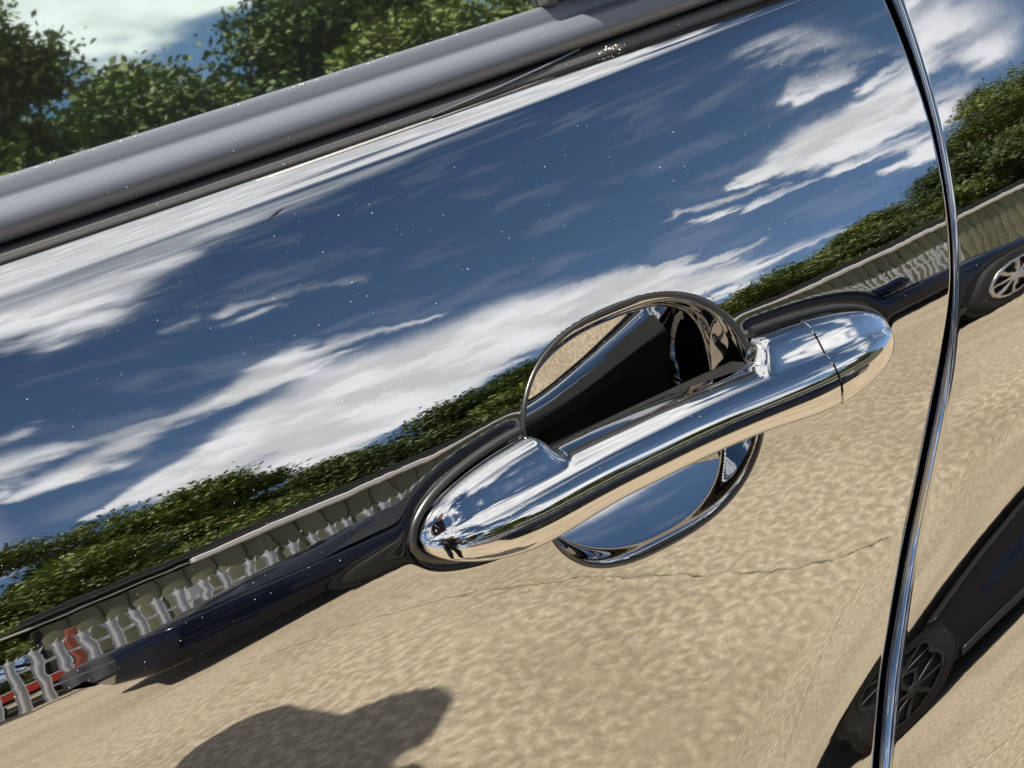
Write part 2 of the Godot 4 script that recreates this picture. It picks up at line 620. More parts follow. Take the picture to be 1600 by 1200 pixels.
func build_car() -> void:
	table(false)
	table(true)
	section()
	wob.seed = 4
	wob.frequency = 0.01 * 10.0
	wob.fractal_octaves = 2
	var car := thing("car", "glossy black car seen close up, side door with chrome handle under the side window", "car", Vector3(0, 0, -0.8))
	var off := Vector3(0, 0, 0.8)
	var d := panel(false)
	var door := part("door", d.panel, M.paint, car, "glossy black side door mirroring clouds, trees and concrete")
	door.position = off
	part("handle_recess", d.bowl, M.paint, door, "dished glossy black finger recess behind the chrome handle")
	var frame := Transform3D(Basis(Vector3(1, 0, 0), deg_to_rad(-8.0)), Vector3(0, HC.y, 0.0))
	var grip := part("handle_grip", handle_mesh(XL, 0.0835, 0.0), M.chrome, door, "polished chrome bar of the door handle")
	grip.transform = frame
	var cap := part("handle_end_cap", handle_mesh(0.0843, XR, 0.00025), M.chrome, door, "chrome rounded end cap at the rear of the handle")
	cap.transform = frame
	var joint := part("cap_joint", handle_mesh(0.0833, 0.0845, 0.00035), M.chrome, door)
	joint.transform = frame
	var bk := part("grip_back", moved(bevel_box(Vector3(0.098, 0.0250, 0.0120), 0.0025), Transform3D(Basis(), Vector3(0.004, 0.0016, -0.0012))), M.black, door)
	bk.transform = frame
	# thin seal round the rim of the recess
	for half in 2:
		var rp := PackedVector3Array()
		var rr := PackedFloat32Array()
		for i in 161:
			var a := PI * i / 160.0
			var c := cos(a)
			var sn := sin(a) * (1.0 if half == 0 else -1.0)
			var p := BOWL + Vector2(signf(c) * pow(absf(c), 0.8) * 0.0558, signf(sn) * pow(absf(sn), 0.8) * 0.0463)
			if absf(p.y - HC.y - lift(p.x)) < 0.012: continue
			rp.append(Vector3(p.x, p.y, surface_z(p.x, p.y) - 0.0006))
			rr.append(0.0010)
		part("recess_seal", tube(rp, rr, 10), M.gasket, door)
	# rubber gasket round each end of the handle
	for e in 2:
		var pts := PackedVector3Array()
		var rad := PackedFloat32Array()
		for i in 121:
			var a := PI * i / 120.0
			var u := pow(sin(a), 2.0 / 2.3)
			var x0 := -0.045 if e == 0 else 0.062
			var x1 := XL - 0.0012 if e == 0 else XR + 0.0012
			var hp := 0.0202 * pow(absf(cos(a)), 1.04) * (1.0 if a < PI / 2.0 else (0.82 if e == 0 else 0.83))
			var xx := lerpf(x0, x1, u)
			var y := HC.y + lift(xx) + hp * (1.0 if a < PI / 2.0 else -1.0)
			if bowl_r(xx, y) < 1.03: continue
			pts.append(Vector3(xx, y, surface_z(xx, y) - 0.0005))
			rad.append(0.0016)
		part("handle_gasket", tube(pts, rad, 12), M.gasket, door)
	var q := panel(true)
	var quarter := part("rear_quarter_panel", q.panel, M.paint, car, "glossy black rear quarter panel swelling towards the wheel arch")
	quarter.position = off
	# black seal deep in the shut line
	var sp := PackedVector3Array()
	var sr := PackedFloat32Array()
	for i in 61:
		var y := lerpf(0.46, 0.985, i / 60.0)
		var x := seam(y) + 0.002
		sp.append(Vector3(x - 0.0005, y, surface_z(x, y) - 0.016))
		sr.append(0.006)
	part("door_seal", tube(sp, sr, 8), M.black, car).position = off
	# waist seal: rubber lip, satin moulding, flat upper lip
	var rub := smooth_curve([Vector2(0.9820, -0.068), Vector2(0.9855, -0.0580), Vector2(0.9866, -0.0566), Vector2(0.9878, -0.0564), Vector2(0.9886, -0.0570), Vector2(0.9892, -0.0567), Vector2(0.9904, -0.0574), Vector2(0.9918, -0.0596), Vector2(0.9925, -0.070)], 4)
	part("rubber_lip", extrude_x(rub, -0.9, 0.6, 60, false, -1.0), M.rubber, car, "dull black rubber lip along the top of the door").position = off
	var sat := smooth_curve([Vector2(0.9915, -0.080), Vector2(0.9928, -0.0660), Vector2(0.9938, -0.0625), Vector2(0.9955, -0.0604), Vector2(0.9985, -0.0598), Vector2(1.0015, -0.0609), Vector2(1.0038, -0.0632), Vector2(1.0046, -0.0652), Vector2(1.0050, -0.0676), Vector2(1.0058, -0.0688), Vector2(1.0078, -0.0698), Vector2(1.0104, -0.0716), Vector2(1.0112, -0.0732), Vector2(1.0102, -0.076), Vector2(1.002, -0.080)], 5)
	part("waist_moulding", extrude_x(sat, -0.9, 0.6, 60, false, -1.0), M.satin, car, "satin dark grey waist moulding below the glass").position = off
	# side glass, 4 mm thick, leaning in
	var tip := Transform3D(Basis(Vector3(0, 0, 1), RISE), Vector3(-0.16, 1.0, 0)) * Transform3D(Basis(), Vector3(0.16, -1.0, -0.0042))
	var gl := tip * Transform3D(Basis(Vector3(0, 1, 0), deg_to_rad(-0.2)), Vector3(0.039, 0, -0.0015)) * Transform3D(Basis(Vector3(1, 0, 0), deg_to_rad(-12.3)), Vector3(-0.439, 1.18, -0.1112))
	var glass := part("side_window", moved(bevel_box(Vector3(0.878, 0.36, 0.004), 0.001), gl), M.glass, car, "greenish side window glass mirroring trees")
	glass.position = off
	part("seal_edge", tube(PackedVector3Array([Vector3(-0.03, 0.9893 + waist(-0.03), -0.0566 - waist(-0.03) * 0.62), Vector3(0.0, 0.9908 + waist(0.0), -0.0572 - waist(0.0) * 0.62), Vector3(0.025, 0.9925 + waist(0.025), -0.0585 - waist(0.025) * 0.62), Vector3(0.045, 0.9938 + waist(0.045), -0.061 - waist(0.045) * 0.62)]), PackedFloat32Array([0.0003, 0.0005, 0.0005, 0.0003]), 6), M.satin, car).position = off
	part("paint_scratch", tube(PackedVector3Array([on_door(-0.1085, 0.9785), on_door(-0.104, 0.9798), on_door(-0.1005, 0.9806)]), PackedFloat32Array([0.0001, 0.0005, 0.0001]), 6), M.black, door)
	# post and trim of the window behind
	part("window_post", moved(bevel_box(Vector3(0.0075, 0.30, 0.02), 0.0012), tip * Transform3D(Basis(Vector3(1, 0, 0), deg_to_rad(-12.3)), Vector3(0.0425, 1.156, -0.1105))), M.rubber, car).position = off
	part("rear_window_trim", moved(bevel_box(Vector3(0.56, 0.30, 0.024), 0.004), tip * Transform3D(Basis(Vector3(1, 0, 0), deg_to_rad(-12.3)), Vector3(0.328, 1.160, -0.1055))), M.pillar, car).position = off
	# the rest of the body behind the panels
	var prof := [Vector2(0.20, -0.12), Vector2(0.24, -0.05), Vector2(0.42, -0.06), Vector2(0.86, -0.09), Vector2(0.97, -0.13), Vector2(1.0, -0.17), Vector2(1.33, -0.235), Vector2(1.39, -0.32), Vector2(1.42, -0.55), Vector2(1.43, -0.8), Vector2(1.42, -1.05), Vector2(1.39, -1.28), Vector2(1.33, -1.365), Vector2(1.0, -1.45), Vector2(0.86, -1.55), Vector2(0.24, -1.55), Vector2(0.20, -1.48)]
	part("body_shell", hull_x(prof, -0.95, 0.75), M.plastic, car).position = off
	var tyre := part("rear_wheel", lathe([Vector2(0.2, -0.09), Vector2(0.22, -0.1), Vector2(0.28, -0.1), Vector2(0.3, -0.07), Vector2(0.3, 0.07), Vector2(0.28, 0.1), Vector2(0.22, 0.1), Vector2(0.2, 0.09)], 40), M.tyre, car)
	tyre.position = off + Vector3(0.36, 0.3, -0.13)
	part("rim", lathe([Vector2(0.2, 0.085), Vector2(0.19, 0.09), Vector2(0.17, 0.06), Vector2(0.08, 0.05), Vector2(0.04, 0.07), Vector2(0.001, 0.07)], 40), M.alloy, tyre)
	dust(car, off)
	# fine dust on the chrome
	var P := PackedVector3Array()
	var N := PackedVector3Array()
	var I := PackedInt32Array()
	var a: Array = grip.mesh.surface_get_arrays(0)
	while P.size() < 7 * 90:
		var k: int = rng.randi() % a[Mesh.ARRAY_VERTEX].size()
		var n: Vector3 = a[Mesh.ARRAY_NORMAL][k]
		var v: Vector3 = a[Mesh.ARRAY_VERTEX][k]
		if n.z < 0.15 or n.y < 0.2 or (v.x > -0.04 and rng.randf() < 0.6): continue
		speck(P, N, I, v, n, 0.00009 + 0.00013 * pow(rng.randf(), 2.0))
	part("dust", mk(P, N, I), M.dust, door, "", "stuff").transform = frame

func hull_x(prof: Array, x0: float, x1: float) -> ArrayMesh:     # closed prism along x
	var T := PackedVector3Array()
	var c := Vector2.ZERO
	for p in prof: c += p
	c /= prof.size()
	for k in prof.size():
		var a: Vector2 = prof[k]
		var b: Vector2 = prof[(k + 1) % prof.size()]
		T.append_array([Vector3(x0, a.x, a.y), Vector3(x1, a.x, a.y), Vector3(x1, b.x, b.y), Vector3(x0, a.x, a.y), Vector3(x1, b.x, b.y), Vector3(x0, b.x, b.y)])
		for x in [x0, x1]: T.append_array([Vector3(x, c.x, c.y), Vector3(x, a.x, a.y), Vector3(x, b.x, b.y)])
	var N := PackedVector3Array()
	var I := PackedInt32Array()
	var mid := Vector3((x0 + x1) / 2.0, c.x, c.y)
	for k in range(0, T.size(), 3):
		var n := (T[k + 1] - T[k]).cross(T[k + 2] - T[k]).normalized()
		if n.dot(T[k] + T[k + 1] + T[k + 2] - mid * 3.0) < 0: n = -n
		N.append_array([n, n, n])
		I.append_array([k, k + 1, k + 2])
	return mk(T, N, I)

func dust(car: Node3D, off: Vector3) -> void:
	var P := PackedVector3Array()
	var N := PackedVector3Array()
	var I := PackedInt32Array()
	for k in 900:
		var x := rng.randf_range(-0.30, 0.30)
		var y := rng.randf_range(0.86, 0.978)
		if rng.randf() < 0.12: y = rng.randf_range(0.72, 0.86)
		if absf(y - HC.y) < 0.05 and absf(x - 0.01) < 0.13: continue
		if absf(x - seam(y) - 0.002) < 0.008: continue
		var z := surface_z(x, y)
		if x > seam(y): 
			z = skin(x, arc_at(x, y, true), true).y - KX * x * x / 2.0 + flare(x, y)
		var tl := clampf((y - Y0) * 9.0 + 0.25, 0.0, 0.6)
		var n := Vector3(0, sin(tl * 0.8), cos(tl * 0.8))
		speck(P, N, I, Vector3(x, y, z), n, 0.00010 + 0.00022 * pow(rng.randf(), 3.0))
	# grit along the moulding, the gap under it and the glass edge
	for k in 520:
		var x := rng.randf_range(-0.30, 0.26)
		var w := rng.randf()
		var p := Vector3(x, 0.9915, -0.0628)
		var sz := 0.00012 + 0.0002 * pow(rng.randf(), 2.0)
		if w < 0.35: p = Vector3(x, rng.randf_range(0.9865, 0.9910), -0.0570 - rng.randf() * 0.001)
		elif w < 0.5: p = Vector3(x, rng.randf_range(0.995, 1.004), -0.0580)
		else:
			p = Vector3(x, 1.0106 + rng.randf() * 0.0006, -0.0722)
			sz *= 1.3
			if x > 0.036: continue
		if p.y > 0.994 and p.y < 1.006:
			p.z = -0.0597 - pow(maxf(absf(p.y - 0.998) - 0.001, 0.0) / 0.006, 2.0) * 0.004
			sz *= 0.7
		p.z -= KX * x * x / 2.0
		p.y += waist(x)
		p.z -= waist(x) * 0.62
		speck(P, N, I, p, Vector3(0, 0.6, 0.8), sz)
	# a clump of dried foam in the gap
	for k in 15:
		var c := Vector3(0.058 + rng.randfn(0, 0.004), 0.9905 + waist(0.058) + rng.randfn(0, 0.0007), -0.0620 + rng.randf() * 0.001)
		speck(P, N, I, c, Vector3(0, 0.6, 0.8), 0.00025 + 0.0004 * rng.randf())
	part("dust", mk(P, N, I), M.dust, car, "", "stuff").position = off

func speck(P: PackedVector3Array, N: PackedVector3Array, I: PackedInt32Array, p: Vector3, n: Vector3, r: float) -> void:
	n = n.normalized()
	var u := n.cross(Vector3(0.3, 0.9, 0.1)).normalized()
	var v := n.cross(u)
	var c := P.size()
	P.append(p + n * r * 0.7)
	N.append(n)
	var a0 := rng.randf() * TAU
	for i in 6:
		var a := a0 + TAU * i / 6.0
		var d := u * cos(a) + v * sin(a)
		P.append(p + d * r * rng.randf_range(0.6, 1.3) - n * r * 0.2)
		N.append((d + n * 0.5).normalized())
	for i in 6: I.append_array([c, c + 1 + i, c + 1 + (i + 1) % 6])

# ------------------------------------------------------------------ the yard
func build_ground() -> void:
	var P := PackedVector3Array()
	var N := PackedVector3Array()
	for z in [-400.0, 400.0]:
		for x in [-400.0, 400.0]:
			P.append(Vector3(x, 0, z))
			N.append(Vector3.UP)
	var g := part("ground", mk(P, N, grid_index(2, 2)), M.ground, self)
	tag(g, "pale tan concrete yard floor", "", "", "structure")
	# cracks: thin broken ribbons on the slab
	var runs := [[Vector2(0.15, 2.3), Vector2(0.40, 1.69), Vector2(0.56, 1.30), Vector2(0.68, 1.03), Vector2(0.73, 0.90), Vector2(0.86, 0.66), Vector2(1.1, 0.5)]]
	for r in runs:
		var line := smooth_curve(r, 30)
		var T := PackedVector3Array()
		var NN := PackedVector3Array()
		var I := PackedInt32Array()
		var nz := FastNoiseLite.new()
		nz.seed = 21
		nz.frequency = 0.09
		for k in line.size():
			var p: Vector2 = line[k]
			var q: Vector2 = line[mini(k + 1, line.size() - 1)] - line[maxi(k - 1, 0)]
			var s := Vector2(-q.y, q.x).normalized()
			p += s * nz.get_noise_2d(k * 0.8, 3.0) * 0.016
			var w := 0.0005 + 0.0017 * maxf(nz.get_noise_2d(k * 3.0, 40.0) + 0.25, 0.0)
			T.append(Vector3(p.x + s.x * w, 0.004, p.y + s.y * w))
			T.append(Vector3(p.x - s.x * w, 0.004, p.y - s.y * w))
			NN.append_array([Vector3.UP, Vector3.UP])
		part("crack", mk(T, NN, grid_index(2, line.size())), M.crack, g)

func build_fence() -> void:
	var f := thing("palisade_fence", "galvanised steel palisade fence in front of the olive green shed", "fence", Vector3(0, 0, 6.2), -0.11)
	# one W-section pale with a splayed triple point
	var prof := [Vector2(-0.034, 0.010), Vector2(-0.022, 0.0), Vector2(-0.010, 0.012), Vector2(0.0, 0.016), Vector2(0.010, 0.012), Vector2(0.022, 0.0), Vector2(0.034, 0.010)]
	var P := PackedVector3Array()
	var hts := [0.06, 0.9, 1.52, 1.60, 1.68]
	for j in hts.size():
		for i in prof.size():
			var p: Vector2 = prof[i]
			var sp := 1.0
			var hy: float = hts[j]
			if j == 3: sp = 1.35
			if j == 4:
				sp = [1.75, 1.3, 0.6, 0.3, 0.6, 1.3, 1.75][i]
				hy = [1.65, 1.60, 1.63, 1.70, 1.63, 1.60, 1.65][i]
			P.append(Vector3(p.x * sp, hy, -p.y * sp))
	var Q := PackedVector3Array(P)
	var n := prof.size()
	var N := grid_normals(P, n, hts.size(), 1.0)
	for k in N.size():
		if N[k].z > 0: N[k] = -N[k]
	var I := grid_index(n, hts.size())
	var pm := mk(Q, N, I)
	for k in 84:
		var o := part("pale", pm, M.pale, f)
		o.position = Vector3(-1.6 + 0.135 * k, rng.randf_range(-0.008, 0.008), -0.03)
		o.rotation = Vector3(0, rng.randf_range(-0.03, 0.03), rng.randf_range(-0.006, 0.006))
	for y in [0.40, 1.33]:
		part("rail", moved(bevel_box(Vector3(11.2, 0.05, 0.045), 0.006), Transform3D(Basis(), Vector3(3.8, y, 0.0))), M.rail, f)
	for k in 5:
		part("post", moved(bevel_box(Vector3(0.1, 1.58, 0.055), 0.006), Transform3D(Basis(), Vector3(-1.5 + 2.72 * k, 0.79, 0.06))), M.pale, f)

func build_shed() -> void:
	var s := thing("shed", "long low olive green clad shed with white gutter and dark roof behind the fence", "shed", Vector3(0.55, 0, 8.2))
	var vars := []
	for v in 3:
		var pr := []
		for i in 13:
			var f := i / 12.0
			pr.append(Vector2((f - 0.5) * 0.205, 0.028 * pow(maxf(sin(PI * f), 0.0), 0.55)))
		var P := PackedVector3Array()
		for y in [0.0, 1.3, 2.34]:
			for p in pr: P.append(Vector3(p.x, y, -p.y))
		var N := grid_normals(P, 13, 3, 1.0)
		for k in N.size():
			if N[k].z > 0: N[k] = -N[k]
		vars.append(mk(P, N, grid_index(13, 3)))
	for k in 110:
		var o := part("cladding_panel", vars[k % 3], M.cladding[rng.randi() % 3], s)
		o.position = Vector3(0.1 + 0.212 * k, 0, rng.randf_range(-0.004, 0.004))
	part("wall", moved(bevel_box(Vector3(23.5, 2.32, 0.1), 0.01), Transform3D(Basis(), Vector3(11.7, 1.16, 0.06))), M.roof, s)
	part("gutter", moved(bevel_box(Vector3(22.0, 0.15, 0.13), 0.03), Transform3D(Basis(), Vector3(12.1, 2.42, -0.08))), M.gutter, s)
	part("flashing", moved(bevel_box(Vector3(3.0, 0.04, 0.06), 0.01), Transform3D(Basis(), Vector3(-0.4, 2.42, -0.05))), M.gutter, s)
	# roof sheets as seen end-on: one lapped dark sheet each
	for k in 12:
		part("roof_sheet", moved(bevel_box(Vector3(1.98, 0.05, 4.6), 0.015), Transform3D(Basis(Vector3(1, 0, 0), deg_to_rad(-9.0)), Vector3(0.9 + 2.0 * k, 2.89, 2.15))), M.roof, s)
	part("fascia", moved(bevel_box(Vector3(23.6, 0.2, 0.04), 0.01), Transform3D(Basis(), Vector3(11.7, 2.59, -0.02))), M.roof, s)
	# flat canopy at the left end
	var c := thing("canopy", "small grey flat roofed canopy at the left end of the shed", "canopy", Vector3(-0.9, 0, 8.3))
	part("canopy_roof", moved(bevel_box(Vector3(2.2, 0.14, 1.6), 0.02), Transform3D(Basis(), Vector3(0, 2.45, 0))), M.grey, c)
	for x in [-1.0, 1.0]: part("post", moved(bevel_box(Vector3(0.09, 2.38, 0.09), 0.01), Transform3D(Basis(), Vector3(x, 1.19, -0.7))), M.plastic, c)

func build_trailer() -> void:
	var t := thing("trailer", "red low sided trailer standing behind the palisade fence", "trailer", Vector3(-0.75, 0, 7.2))
	part("side_board", moved(bevel_box(Vector3(2.6, 0.42, 0.06), 0.012), Transform3D(Basis(), Vector3(0, 0.72, -0.55))), M.red, t)
	part("side_board", moved(bevel_box(Vector3(2.6, 0.42, 0.06), 0.012), Transform3D(Basis(), Vector3(0, 0.72, 0.55))), M.redrust, t)
	for x in [-1.3, 1.3]: part("end_board", moved(bevel_box(Vector3(0.06, 0.42, 1.03), 0.012), Transform3D(Basis(), Vector3(x, 0.72, 0))), M.red, t)
	part("bed", moved(bevel_box(Vector3(2.54, 0.06, 1.03), 0.012), Transform3D(Basis(), Vector3(0, 0.54, 0))), M.redrust, t)
	part("chassis", moved(bevel_box(Vector3(2.9, 0.12, 0.5), 0.02), Transform3D(Basis(), Vector3(0, 0.44, 0))), M.plastic, t)
	part("rail", moved(bevel_box(Vector3(2.66, 0.05, 0.07), 0.012), Transform3D(Basis(), Vector3(0, 0.958, -0.55))), M.rail, t)
	part("corner_post", moved(bevel_box(Vector3(0.07, 1.35, 0.07), 0.012), Transform3D(Basis(), Vector3(1.3, 1.15, -0.62))), M.redrust, t)
	for x in [-0.45, 0.45]:
		var w := part("wheel", lathe([Vector2(0.001, -0.08), Vector2(0.17, -0.08), Vector2(0.2, -0.095), Vector2(0.29, -0.1), Vector2(0.32, -0.06), Vector2(0.32, 0.06), Vector2(0.29, 0.1), Vector2(0.001, 0.1)], 28), M.tyre, t)
		w.position = Vector3(x, 0.32, -0.72)

func build_parked_car() -> void:
	var c := thing("parked_car", "dark navy parked car in front of the palisade fence", "car", Vector3(0.15 + 4.35, 0, 3.3), PI)
	# body: sections from nose (x = 0) to tail (x = 4.35); each row [x, sill height, shoulder height, half width, top height]
	var st := [[0.0, 0.34, 0.48, 0.55, 0.52], [0.05, 0.27, 0.53, 0.68, 0.58], [0.18, 0.22, 0.60, 0.79, 0.67], [0.45, 0.20, 0.66, 0.85, 0.76], [0.8, 0.19, 0.71, 0.87, 0.83], [1.15, 0.18, 0.76, 0.88, 0.88], [1.5, 0.18, 0.79, 0.885, 0.90], [2.2, 0.18, 0.82, 0.89, 0.91], [3.0, 0.18, 0.84, 0.89, 0.92], [3.6, 0.20, 0.85, 0.88, 0.92], [4.0, 0.24, 0.84, 0.85, 0.91], [4.25, 0.30, 0.81, 0.78, 0.87], [4.35, 0.40, 0.74, 0.66, 0.79]]
	var P := PackedVector3Array()
	var nu := 0
	var rows := []
	for k in st.size() - 1:
		for i in 5:
			var r := []
			for e in 5: r.append(lerpf(st[k][e], st[k + 1][e], i / 5.0))
			rows.append(r)
	rows.append(st[-1])
	for r in rows:
		var pr := [Vector2(-0.86, r[1]), Vector2(-0.97, r[1] + 0.03), Vector2(-1.0, lerpf(r[1], r[2], 0.3)), Vector2(-1.005, lerpf(r[1], r[2], 0.65)), Vector2(-0.985, lerpf(r[1], r[2], 0.92)), Vector2(-0.95, r[2]), Vector2(-0.88, lerpf(r[2], r[4], 0.45)), Vector2(-0.72, lerpf(r[2], r[4], 0.8)), Vector2(-0.4, r[4] - 0.008), Vector2(0.0, r[4])]
		var full := []
		for p in pr: full.append(p)
		for k in range(pr.size() - 2, -1, -1): full.append(Vector2(-pr[k].x, pr[k].y))
		nu = full.size()
		for p in full: P.append(Vector3(r[0], p.y, p.x * r[3]))
	var N := grid_normals(P, nu, rows.size(), 1.0)
	var mid := Vector3(2.1, 0.6, 0)
	for k in N.size():
		if N[k].dot(P[k] - Vector3(clampf(P[k].x, 0.6, 3.8), 0.6, 0)) < 0: N[k] = -N[k]
	var I := grid_index(nu, rows.size())
	for e in [0, rows.size() - 1]:
		var b := P.size()
		var nn := Vector3(-1, 0, 0) if e == 0 else Vector3(1, 0, 0)
		P.append(Vector3(P[e * nu].x, 0.5, 0))
		N.append(nn)
		for i in nu:
			P.append(P[e * nu + i])
			N.append(nn)
		for i in nu - 1: I.append_array([b, b + 1 + i, b + 2 + i])
	part("body", mk(P, N, I), M.navy, c)
	# cabin
	var cab := [[1.18, 0.885, 0.74, 0.885], [1.45, 0.875, 0.78, 0.97], [1.95, 0.875, 0.80, 1.11], [2.3, 0.875, 0.80, 1.15], [3.0, 0.88, 0.80, 1.165], [3.6, 0.885, 0.78, 1.14], [3.95, 0.89, 0.74, 1.04], [4.12, 0.895, 0.68, 0.905]]
	var CP := PackedVector3Array()
	var cn := 0
	var crows := []
	for k in cab.size() - 1:
		for i in 4:
			var r := []
			for e in 4: r.append(lerpf(cab[k][e], cab[k + 1][e], i / 4.0))
			crows.append(r)
	crows.append(cab[-1])
	for r in crows:
		var h: float = r[3] - r[1]
		var full := []
		for p in [Vector2(-1.0, 0.0), Vector2(-0.93, 0.35), Vector2(-0.84, 0.75), Vector2(-0.76, 0.93), Vector2(-0.55, 0.99), Vector2(0, 1.0)]: full.append(Vector2(p.x * r[2], r[1] + h * p.y))
		for k in range(4, -1, -1): full.append(Vector2(-full[k].x, full[k].y))
		cn = full.size()
		for p in full: CP.append(Vector3(r[0], p.y, p.x))
	var CN := grid_normals(CP, cn, crows.size(), 1.0)
	for k in CN.size():
		if CN[k].dot(CP[k] - Vector3(clampf(CP[k].x, 1.8, 3.4), 0.9, 0)) < 0: CN[k] = -CN[k]
	part("roof", mk(CP, CN, grid_index(cn, crows.size())), M.navy, c)
	# side windows and windscreen set just proud of the cabin
	for sd in [-1.0, 1.0]:
		for w in [[1.62, 2.42, 2.0], [2.5, 3.25, 2.5], [3.32, 3.82, 3.32]]:
			var x0: float = w[0]
			var x1: float = w[1]
			var xt: float = w[2]
			var top := 1.095
			var x1t: float = x1 - (0.25 if x1 > 3.5 else 0.0)
			var a := Vector3(x0, 0.93, sd * 0.787)
			var b := Vector3(x1, 0.93, sd * 0.787)
			var d := Vector3(xt, top, sd * 0.692)
			var e := Vector3(x1t, top, sd * 0.692)
			var inn := Vector3(0, 0, -sd * 0.02)
			part("side_window", slab(a, b, e, d, inn), M.tint, c)
	part("windscreen", slab(Vector3(1.28, 0.93, -0.66), Vector3(1.28, 0.93, 0.66), Vector3(1.92, 1.115, 0.56), Vector3(1.92, 1.115, -0.56), Vector3(0.02, -0.03, 0)), M.tint, c)
	for sd in [-1.0, 1.0]:
		var h := part("headlight", lathe([Vector2(0.001, 0.035), Vector2(0.06, 0.03), Vector2(0.1, 0.012), Vector2(0.115, -0.02), Vector2(0.1, -0.04), Vector2(0.001, -0.04)], 24), M.lamp, c)
		h.transform = Transform3D(Basis(Vector3(0, 1, 0), PI + deg_to_rad(-62.0) * -sd + (0.0 if sd < 0 else 0.0)), Vector3(0.16, 0.55, sd * 0.70))
		part("door_mirror", moved(bevel_box(Vector3(0.12, 0.13, 0.2), 0.035), Transform3D(Basis(), Vector3(1.72, 0.95, sd * 0.93))), M.navy, c)
		part("sill", moved(bevel_box(Vector3(1.9, 0.09, 0.05), 0.015), Transform3D(Basis(), Vector3(2.15, 0.24, sd * 0.88))), M.plastic, c)
		part("door_gap", moved(bevel_box(Vector3(0.006, 0.55, 0.01), 0.002), Transform3D(Basis(), Vector3(2.46, 0.55, sd * 0.889))), M.black, c)
		for x in [0.86, 3.48]:
			part("arch_lining", lathe([Vector2(0.001, -0.03), Vector2(0.34, -0.03), Vector2(0.355, 0.0), Vector2(0.35, 0.02), Vector2(0.001, 0.02)], 36), M.black, c).position = Vector3(x, 0.33, sd * 0.868)
			var w := part("wheel", lathe([Vector2(0.21, -0.09), Vector2(0.225, -0.105), Vector2(0.29, -0.105), Vector2(0.315, -0.08), Vector2(0.32, 0.0), Vector2(0.315, 0.08), Vector2(0.29, 0.1), Vector2(0.21, 0.1)], 40), M.tyre, c)
			w.position = Vector3(x, 0.32, sd * 0.83)
			var rim := part("rim", lathe([Vector2(0.215, -0.1), Vector2(0.205, -0.106), Vector2(0.195, -0.09), Vector2(0.185, -0.04), Vector2(0.001, -0.02)], 40), M.plastic, w)
			var sp := []
			for k in 8:
				var an := TAU * k / 8.0
				sp.append([bevel_box(Vector3(0.03, 0.2, 0.03), 0.008), Transform3D(Basis(Vector3(0, 0, 1), an), Vector3(-sin(an) * 0.1, cos(an) * 0.1, sd * 0.085))])
			sp.append([lathe([Vector2(0.001, -0.02), Vector2(0.05, -0.02), Vector2(0.055, 0.0), Vector2(0.05, 0.02), Vector2(0.001, 0.02)], 20), Transform3D(Basis(), Vector3(0, 0, sd * 0.09))])
			var ring := lathe([Vector2(0.195, -0.012), Vector2(0.215, -0.012), Vector2(0.218, 0.0), Vector2(0.215, 0.012), Vector2(0.195, 0.012)], 40)
			part("spokes", joined(sp), M.alloy if x < 2.0 else M.plastic, w)
			part("rim_lip", moved(ring, Transform3D(Basis(), Vector3(0, 0, sd * 0.099))), M.alloy if x < 2.0 else M.plastic, w)
	for sd in [-1.0, 1.0]: part("tail_lamp", moved(bevel_box(Vector3(0.10, 0.12, 0.26), 0.02), Transform3D(Basis(Vector3(0, 1, 0), -sd * 0.5), Vector3(4.25, 0.66, sd * 0.60))), M.red, c)
	part("rear_window", slab(Vector3(4.07, 0.92, -0.6), Vector3(4.07, 0.92, 0.6), Vector3(3.74, 1.115, 0.56), Vector3(3.74, 1.115, -0.56), Vector3(-0.02, -0.03, 0)), M.tint, c)
	part("bumper_grille", moved(bevel_box(Vector3(0.06, 0.14, 0.9), 0.02), Transform3D(Basis(), Vector3(0.035, 0.36, 0))), M.plastic, c)

func slab(a: Vector3, b: Vector3, c: Vector3, d: Vector3, inn: Vector3) -> ArrayMesh:
	var T := PackedVector3Array()
	var q := [a, b, c, d]
	var mid := (a + b + c + d) / 4.0 + inn / 2.0
	T.append_array([a, b, c, a, c, d, a + inn, b + inn, c + inn, a + inn, c + inn, d + inn])
	for k in 4:
		var p: Vector3 = q[k]
		var r: Vector3 = q[(k + 1) % 4]
		T.append_array([p, r, r + inn, p, r + inn, p + inn])
	var N := PackedVector3Array()
	var I := PackedInt32Array()
	for k in range(0, T.size(), 3):
		var n := (T[k + 1] - T[k]).cross(T[k + 2] - T[k]).normalized()
		if n.dot(T[k] + T[k + 1] + T[k + 2] - mid * 3.0) < 0: n = -n
		N.append_array([n, n, n])
		I.append_array([k, k + 1, k + 2])
	return mk(T, N, I)

# ------------------------------------------------------------------ trees
var clusters := []
func leaf_cluster(seed_: int) -> ArrayMesh:
	var r := RandomNumberGenerator.new()
	r.seed = seed_
	var P := PackedVector3Array()
	var N := PackedVector3Array()
	var I := PackedInt32Array()
	for k in 28:
		var c := Vector3(r.randfn(0, 0.12), r.randfn(0, 0.07), r.randfn(0, 0.11))
		var t := Vector3(r.randfn(), r.randfn() * 0.5, r.randfn()).normalized()
		var n := (Vector3(r.randfn() * 0.6, 1.0, r.randfn() * 0.6)).normalized()
		var u := (t - n * t.dot(n)).normalized()
		var v := n.cross(u)
		var l := r.randf_range(0.03, 0.06)
		var w := l * 0.5
		var b := P.size()
		P.append_array([c - u * l, c + v * w + n * 0.006, c + u * l, c - v * w + n * 0.006])
		for i in 4: N.append(n)
		I.append_array([b, b + 1, b + 2, b, b + 2, b + 3])
	return mk(P, N, I)

